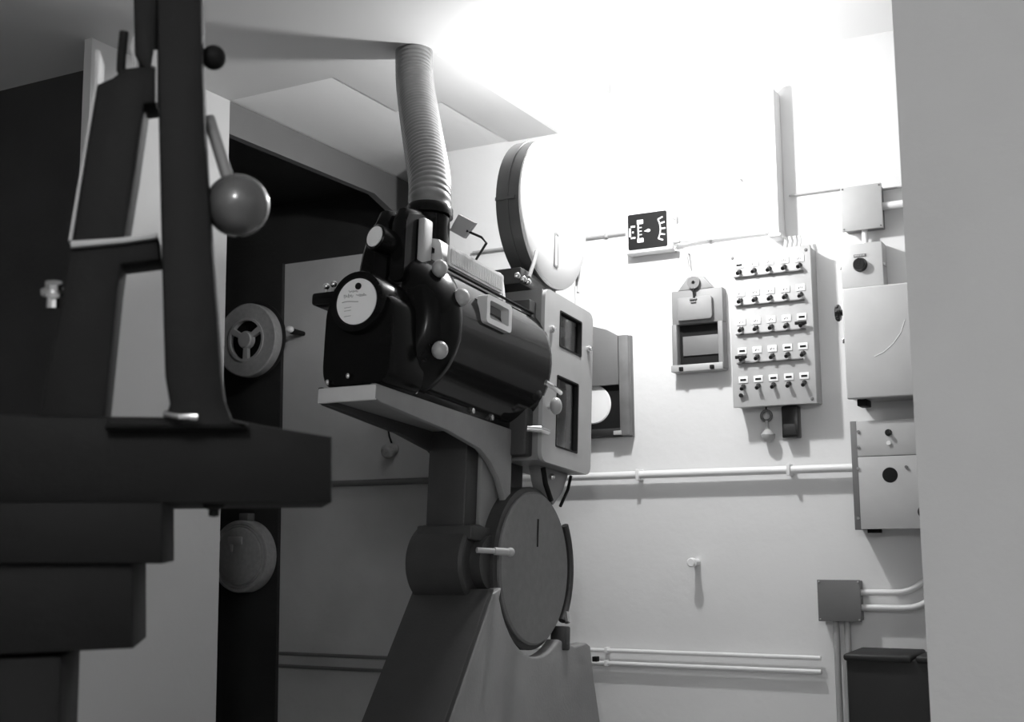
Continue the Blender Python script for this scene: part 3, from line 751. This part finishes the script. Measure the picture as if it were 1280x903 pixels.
# projector head
HX = -1.58
door = [T(HX-.012, y, z) for y, z in rrect(.125, .470, .328, .842, .030)]
w1 = [T(HX-.012, y, z) for y, z in rrect(.226, .385, .684, .797, .008)]
w2 = [T(HX-.012, y, z) for y, z in rrect(.216, .370, .381, .597, .006)]
dr = MB().plate([door, w1, w2], (.012,0,0)).build('head_door', 'head_grey', pj)
def shell(x0, x1, y0, y1, z0, z1, t=.008):
    m_ = MB()
    m_.box(x0, x0+t, y0, y1, z0, z1, 0, 2, T).box(x0+t, x1, y0, y0+t, z0, z1, 0, 2, T).box(x0+t, x1, y1-t, y1, z0, z1, 0, 2, T)
    m_.box(x0+t, x1, y0+t, y1-t, z0, z0+t, 0, 2, T).box(x0+t, x1, y0+t, y1-t, z1-t, z1, 0, 2, T); return m_
shell(-1.77, HX-.0125, .128, .467, .331, .839).build('head_case', 'casting_grey', pj)
tb(-1.77, HX-.03, .085, .13, .34, .80, .006).build('head_rear_plate', 'casting_dark', pj)
for nm, (y0, y1, z0, z1) in (('w1', (.226,.385,.684,.797)), ('w2', (.216,.370,.381,.597))):
    fr = MB().plate([[T(HX-.016,y,z) for y,z in rrect(y0,y1,z0,z1,.006)], [T(HX-.016,y,z) for y,z in rrect(y0+.005,y1-.007,z0+.005,z1-.005,.005)]], (.0175,0,0)).build('window_rim', 'ink', dr)
    tb(HX-.011, HX-.009, y0+.004, y1-.006, z0+.004, z1-.004).build('window_pane', 'pane_glass', dr)
# mechanism seen through the door
inn = MB(); inn.box(-1.675, -1.665, .22, .46, .36, .60, 0, 2, T); inn = inn.build('mechanism_plate', 'white_enamel', pj)
for y, z, r in ((.29,.73,.028),(.345,.76,.016),(.29,.545,.018)):
    MB().lathe([(0,0),(r,0),(r,.012),(r*.7,.014),(r*.7,.030),(r,.032),(r,.040),(0,.042)], T(-1.665,y,z), T(0,y,z), 24).build('sprocket', 'reel_metal', inn)
tb(-1.665, -1.61, .245, .285, .440, .490, .004).build('gate_block', 'white_enamel', inn)
tb(-1.665, -1.615, .25, .31, .395, .425, .004).build('gear_block', 'reel_metal', inn)
tb(-1.64, -1.615, .305, .309, .36, .80).build('film_strip', 'box_grey', inn)
tb(-1.675, -1.668, .24, .40, .69, .79).build('lens_carrier', 'box_grey', inn)
# door furniture
hk_ = MB()
for y, z in ((.172,.725),(.435,.722)): hk_.lathe([(0,0),(.011,0),(.011,.006),(.006,.008),(.006,.014),(0,.015)], T(HX,y,z), T(0,y,z), 16)
hk_.build('door_catch', 'chrome', dr)
kk = T(HX, .165, .488); kd = Vector((.75,-.6,0)).normalized()
MB().ball(kk+kd*.05, .022, (.8,.8,1.15), 18).build('focus_knob', 'knob_grey', pj)
MB().cyl(kk-kd*.03, kk+kd*.04, .006, None, 10).build('focus_shaft', 'chrome', pj)
MB().tube([T(HX+.012,.115,.553), T(HX+.018,.16,.545), T(HX+.012,.215,.540)], .008, 10).build('door_handle', 'chrome', pj)
MB().tube([T(HX-.02,.07,.412), T(HX+.012,.09,.412), T(HX+.012,.14,.412)], .009, 10).build('hinge_pin', 'chrome', pj)
# lens toward the port
MB().lathe([(0,0),(.045,0),(.045,.09),(.05,.092),(.05,.12),(.04,.12),(.038,.08),(0,.075)], T(-1.70,.465,.56), T(-1.70,1.,.56), 32).build('lens_barrel', 'casting_dark', pj)
# upper magazine
UM = (.255, 1.112); UR = .234
def mx(x, y, z): return T(x, y, z)
MB().lathe([(0,0),(UR-.01,0),(UR,.006),(UR,.080),(UR-.012,.080),(UR-.014,.075),(0,.075)], T(-1.706,*UM), T(0,*UM), 72).build('upper_magazine', 'magazine_rim', pj)
um = MB().lathe([(0,0),(UR-.002,0),(UR-.002,.006),(UR-.008,.010),(0,.010)], T(-1.626,*UM), T(0,*UM), 72).build('magazine_door', 'magazine_face', pj)
MB().lathe([(0,.001),(UR+.003,.001),(UR+.003,.009),(0,.009)], T(-1.668,*UM), T(0,*UM), 72).build('rim_band', 'magazine_rim', pj)
MB().plate([[T(-1.616,y,z) for y,z in rrect(.248,.276,.945,1.055,.004)], [T(-1.616,y,z) for y,z in rrect(.254,.270,.952,1.048,.002)]], (.003,0,0)).build('sight_frame', 'box_dark_grey', um)
tb(-1.616, -1.6145, .254, .270, .952, 1.048).build('sight_glass', 'paper_white', um)
tb(-1.70, -1.635, .016, .026, 1.09, 1.10).build('rim_clasp', 'magazine_rim', pj)
MB().tube([T(-1.60, .055, .855), T(-1.60, .085, .91), T(-1.605, .11, .95)], .006, 8).build('magazine_latch', 'cover_grey', pj)
tb(-1.76, -1.63, .06, .30, .842, .892, .005).build('magazine_foot', 'casting_dark', pj)
for y in (.02, .06, .09): MB().ball(T(-1.62, y, .852), .010, (1,1,1), 10).build('valve_roller', 'chrome', pj)
tb(-1.64, -1.63, .46, .475, .92, 1.25).build('door_hinge', 'trim_metal', um)
MB().tube([T(-1.625,.43,.93), T(-1.625,.435,.87)], .003, 6).box(-1.63, -1.62, .425, .445, .80, .87, .002, 2, T).build('door_strap', 'trim_metal', pj)
# lower magazine
LM = (.208, .030)
MB().lathe([(0,0),(.215,0),(.232,.006),(.232,.060),(.222,.066),(0,.066)], T(-1.705,*LM), T(0,*LM), 72).build('lower_magazine', 'casting_dark', pj)
lm = MB().lathe([(0,0),(.218,0),(.218,.006),(.212,.011),(0,.012)], T(-1.639,*LM), T(0,*LM), 72).build('lower_magazine_door', 'lower_magazine_grey', pj)
tb(-1.628, -1.6255, .208, .214, .09, .17).build('sight_slot', 'ink', lm)
hp = [T(-1.63, LM[0]+.236*math.cos(t), LM[1]+.236*math.sin(t)) for t in [math.radians(-38+k*74/14) for k in range(15)]]
MB().tube(hp, .011, 10).build('door_hinge_strip', 'casting_dark', pj)
tb(-1.66, -1.61, .375, .415, -.20, -.13, .006).build('magazine_latch', 'casting_dark', pj)
MB().tube([T(-1.625,.41,-.09), T(-1.615,.40,-.12)], .009, 8).build('latch_pin', 'chrome', pj)
# film chute between head and lower magazine
ch = [(.24,.331),(.44,.331),(.40,.27),(.34,.225),(.29,.245),(.26,.29)]
MB().prism([T(-1.68, y, z) for y, z in ch], (.04,0,0), .004).build('film_chute', 'casting_grey', pj)
MB().tube([T(-1.635,.25,.325), T(-1.635,.27,.28), T(-1.635,.31,.235)], .008, 8).build('chute_lip', 'ink', pj)
MB().tube([T(-1.635,.445,.325), T(-1.635,.425,.28), T(-1.635,.375,.225)], .005, 8).build('chute_edge', 'ink', pj)
MB().ball(T(-1.63,.30,.305), .010, (1,1,1), 10).build('chute_roller', 'chrome', pj)
tb(-1.80, -1.70, .09, .25, .20, .34, .006).build('drive_case', 'casting_dark', pj)

# exhaust duct
dpts = [T(-1.692, -.356, .934), T(-1.694, -.354, .965)] + [at(px, py, Y) for px, py, Y in ((537,225,2.82),(529,175,2.93),(522,130,3.05),(518.5,100,3.12))]
top = at(517.5, 78, 3.16); dpts.append(Vector((top.x, top.y, 2.499)))
def spline(pts, n):
    out = []; P_ = [pts[0]*2-pts[1]]+pts+[pts[-1]*2-pts[-2]]
    for i in range(1, len(P_)-2):
        for k in range(n):
            t = k/n; a, b, c, d = P_[i-1], P_[i], P_[i+1], P_[i+2]
            out.append(.5*((2*b)+(c-a)*t+(2*a-5*b+4*c-d)*t*t+(3*b-a-3*c+d)*t**3))
    out.append(pts[-1]); return out
sp_ = spline(dpts, 60)
ln = [0.]
for a, b in zip(sp_, sp_[1:]): ln.append(ln[-1]+(b-a).length)
NR = 46; PER = 6; N = NR*PER
path = []; rad = []; j = 0
for k in range(N+1):
    s_ = ln[-1]*k/N
    while j < len(ln)-2 and ln[j+1] < s_: j += 1
    f_ = (s_-ln[j])/max(ln[j+1]-ln[j], 1e-9); path.append(sp_[j].lerp(sp_[j+1], min(f_,1)))
    rad.append(.0555+.0032*abs(math.sin(PI*k/PER)))
du_t = thing('exhaust_duct', dpts[0], 'ribbed flexible metal duct rising from the lamphouse to the soffit', 'duct')
MB().tube(path, rad, 40).build('flexible_hose', 'galvanised', du_t, 80)
MB().lathe([(.05,0),(.064,0),(.064,.02),(.058,.030),(.05,.030)], dpts[0]-AU*.016, dpts[0]+AU, 40).build('clamp_ring', 'black_gloss', du_t)

# ------------------------------------------------------------------ foreground machine, close to the camera
FY = .90
FN = ray(330, 540); FN.z = 0; FN.normalize()
FQ = at(200, 450, FY)
def at2(px, py, off=0.):
    d = ray(px, py); return CAM + d*(((FQ-CAM).dot(FN)+off)/d.dot(FN))
fm = thing('projector_frame', (at2(180,520,0).x, at2(180,520,0).y, 0), 'black A-shaped iron machine frame close to the camera at left', 'machine frame')
def fp(pts, th, name, m, y=FY, bevel=.004, parent=fm): return MB().prism([at2(px, py, y-FY) for px, py in pts], FN*th, bevel).build(name, m, parent)
fp([(122,104),(140,96),(156,84),(196,80),(195,128),(181,130),(169,215),(156,294),(197,295),(200,325),(152,331),(148,360),(132,515),(126,560),(40,560),(62,446),(76,380),(86,311),(90,301),(106,200)], .05, 'rear_strut', 'iron_black')
fp([(196,-20),(252,-20),(253,62),(256,150),(263,270),(271,380),(277,470),(281,500),(290,524),(310,530),(310,536),(130,536),(135,522),(205,526),(212,505),(206,470),(202,330),(199,200),(197,100)], .07, 'front_post', 'iron_black', FY-.03)
fp([(119,62),(124,62),(122,104),(106,200),(90,301),(85,301),(102,200),(118,105)], .045, 'edge_strip', 'edge_pale', FY+.003, .001)  # pale strips laid along the frame's edges
fp([(88,309),(88,301),(150,297),(196,291),(196,297),(155,303)], .01, 'edge_strip', 'edge_pale', FY-.008, .001)
fp([(189,82),(192,62),(197,62),(197,128),(194,128),(194,84)], .02, 'edge_strip', 'edge_pale', FY-.004, .001)
MB().tube([at2(207,518,-.034), at2(225,521,-.045), at2(247,521,-.045)], .0035, 10).build('flare_highlight', 'chrome', fm)  # bright tube modelling the highlight on the post's flare
# hook and cap at the top
MB().tube([at2(px, py, +.01) for px, py in ((155,40),(152,70),(151,88),(155,97),(162,96))], .0045, 10).build('hook', 'iron_black', fm)
MB().tube([at2(px, py, +.01) for px, py in ((163,92),(170,84),(169,72),(166,60),(172,40))], .0035, 10).build('wire_loop', 'edge_pale', fm)
fp([(166,-20),(196,-20),(196,82),(186,88),(176,80),(168,66)], .04, 'cap', 'iron_black', FY)
# platform and stepped body
fp([(-60,515),(62,520),(283,522),(330,532),(415,546),(415,628),(-60,632)], .22, 'platform', 'iron_black', FY-.01, .004)
fp([(-60,628),(203,628),(203,705),(-60,705)], .16, 'gear_block', 'iron_black', FY-.02, .003)
fp([(-60,704),(166,704),(166,811),(-60,822)], .14, 'lower_block', 'iron_black', FY-.01, .003)
a = at2(-60, 820, 0); b = at2(78, 820, 0)
a0 = Vector((a.x, a.y, 0)); b00 = Vector((b.x, b.y, 0)); h0 = Vector((0, 0, b.z))
MB().hexa([a0, b00, b00+FN*.12, a0+FN*.12, a0+h0, b00+h0, b00+FN*.12+h0, a0+FN*.12+h0], .004).build('pedestal', 'iron_black', fm)
bt = at2(250, 632, 0)
MB().lathe([(0,0),(.012,0),(.010,.006),(.005,.008),(.005,.014),(0,.015)], bt+Vector((0,.02,.004)), bt+Vector((0,.02,-1)), 14).build('bolt', 'iron_black', fm)
# ball lever and knob
b0 = at2(246, 140, 0); b1 = at2(290, 240, -.0); bc = at2(297, 257, 0)
MB().tube([b0+Vector((-.002,.02,0)), b1], .0062, 12).build('lever_rod', 'box_dark_grey', fm)
MB().ball(bc, .0315, (1,1,1), 32).build('lever_ball', 'ball_grey', fm)
k0 = at2(267, 72, .01); k1 = at2(240, 72, .012)
MB().ball(k0, .0125, (1, 1, 1), 20).build('thumb_knob', 'iron_black', fm)
MB().cyl(k1, k0, .005, None, 10).build('knob_shaft', 'iron_black', fm)
q = at2(67, 368, +.01)
MB().lathe([(0,0),(.012,0),(.012,.004),(.008,.006),(.008,.012),(0,.014)], q, q+Vector((.3,-.3,.8)), 16).cyl(q-Vector((0,0,.014)), q, .006, None, 10).build('oil_cup', 'chrome', fm)

PART_LABELS = {'magazine_door': 'white round door of the upper magazine', 'upper_magazine': 'dark grey drum of the upper magazine',
    'lower_magazine_door': 'grey round door of the lower magazine', 'head_door': 'pale grey door with two glazed openings',
    'dial_plate': 'white round plate with script and a black hole', 'gauge_face': 'white gauge face', 'vent_grill': 'pale ribbed vent strip',
    'table_end': 'pale grey end of the table', 'pedestal_side': 'grey side casting of the pedestal', 'edge_strip': 'pale edge',
    'lever_ball': 'grey ball on the lever', 'peep_frame': 'pale frame of the peep window'}
for o_ in bpy.data.objects:
    if o_.parent is not None and o_.name.split('.')[0] in PART_LABELS and o_.parent.name in ('film_projector', 'projector_frame'):
        o_['label'] = PART_LABELS[o_.name.split('.')[0]]

# ------------------------------------------------------------------ output look
SC.view_settings.view_transform = 'Standard'
SC.view_settings.look = 'None'
SC.view_settings.gamma = 1.0
SC.view_settings.exposure = 0.0
SC.view_settings.use_curve_mapping = False
SC.cycles.use_denoising = True
SC.cycles.max_bounces = 8
SC.cycles.diffuse_bounces = 5
SC.cycles.sample_clamp_indirect = 8
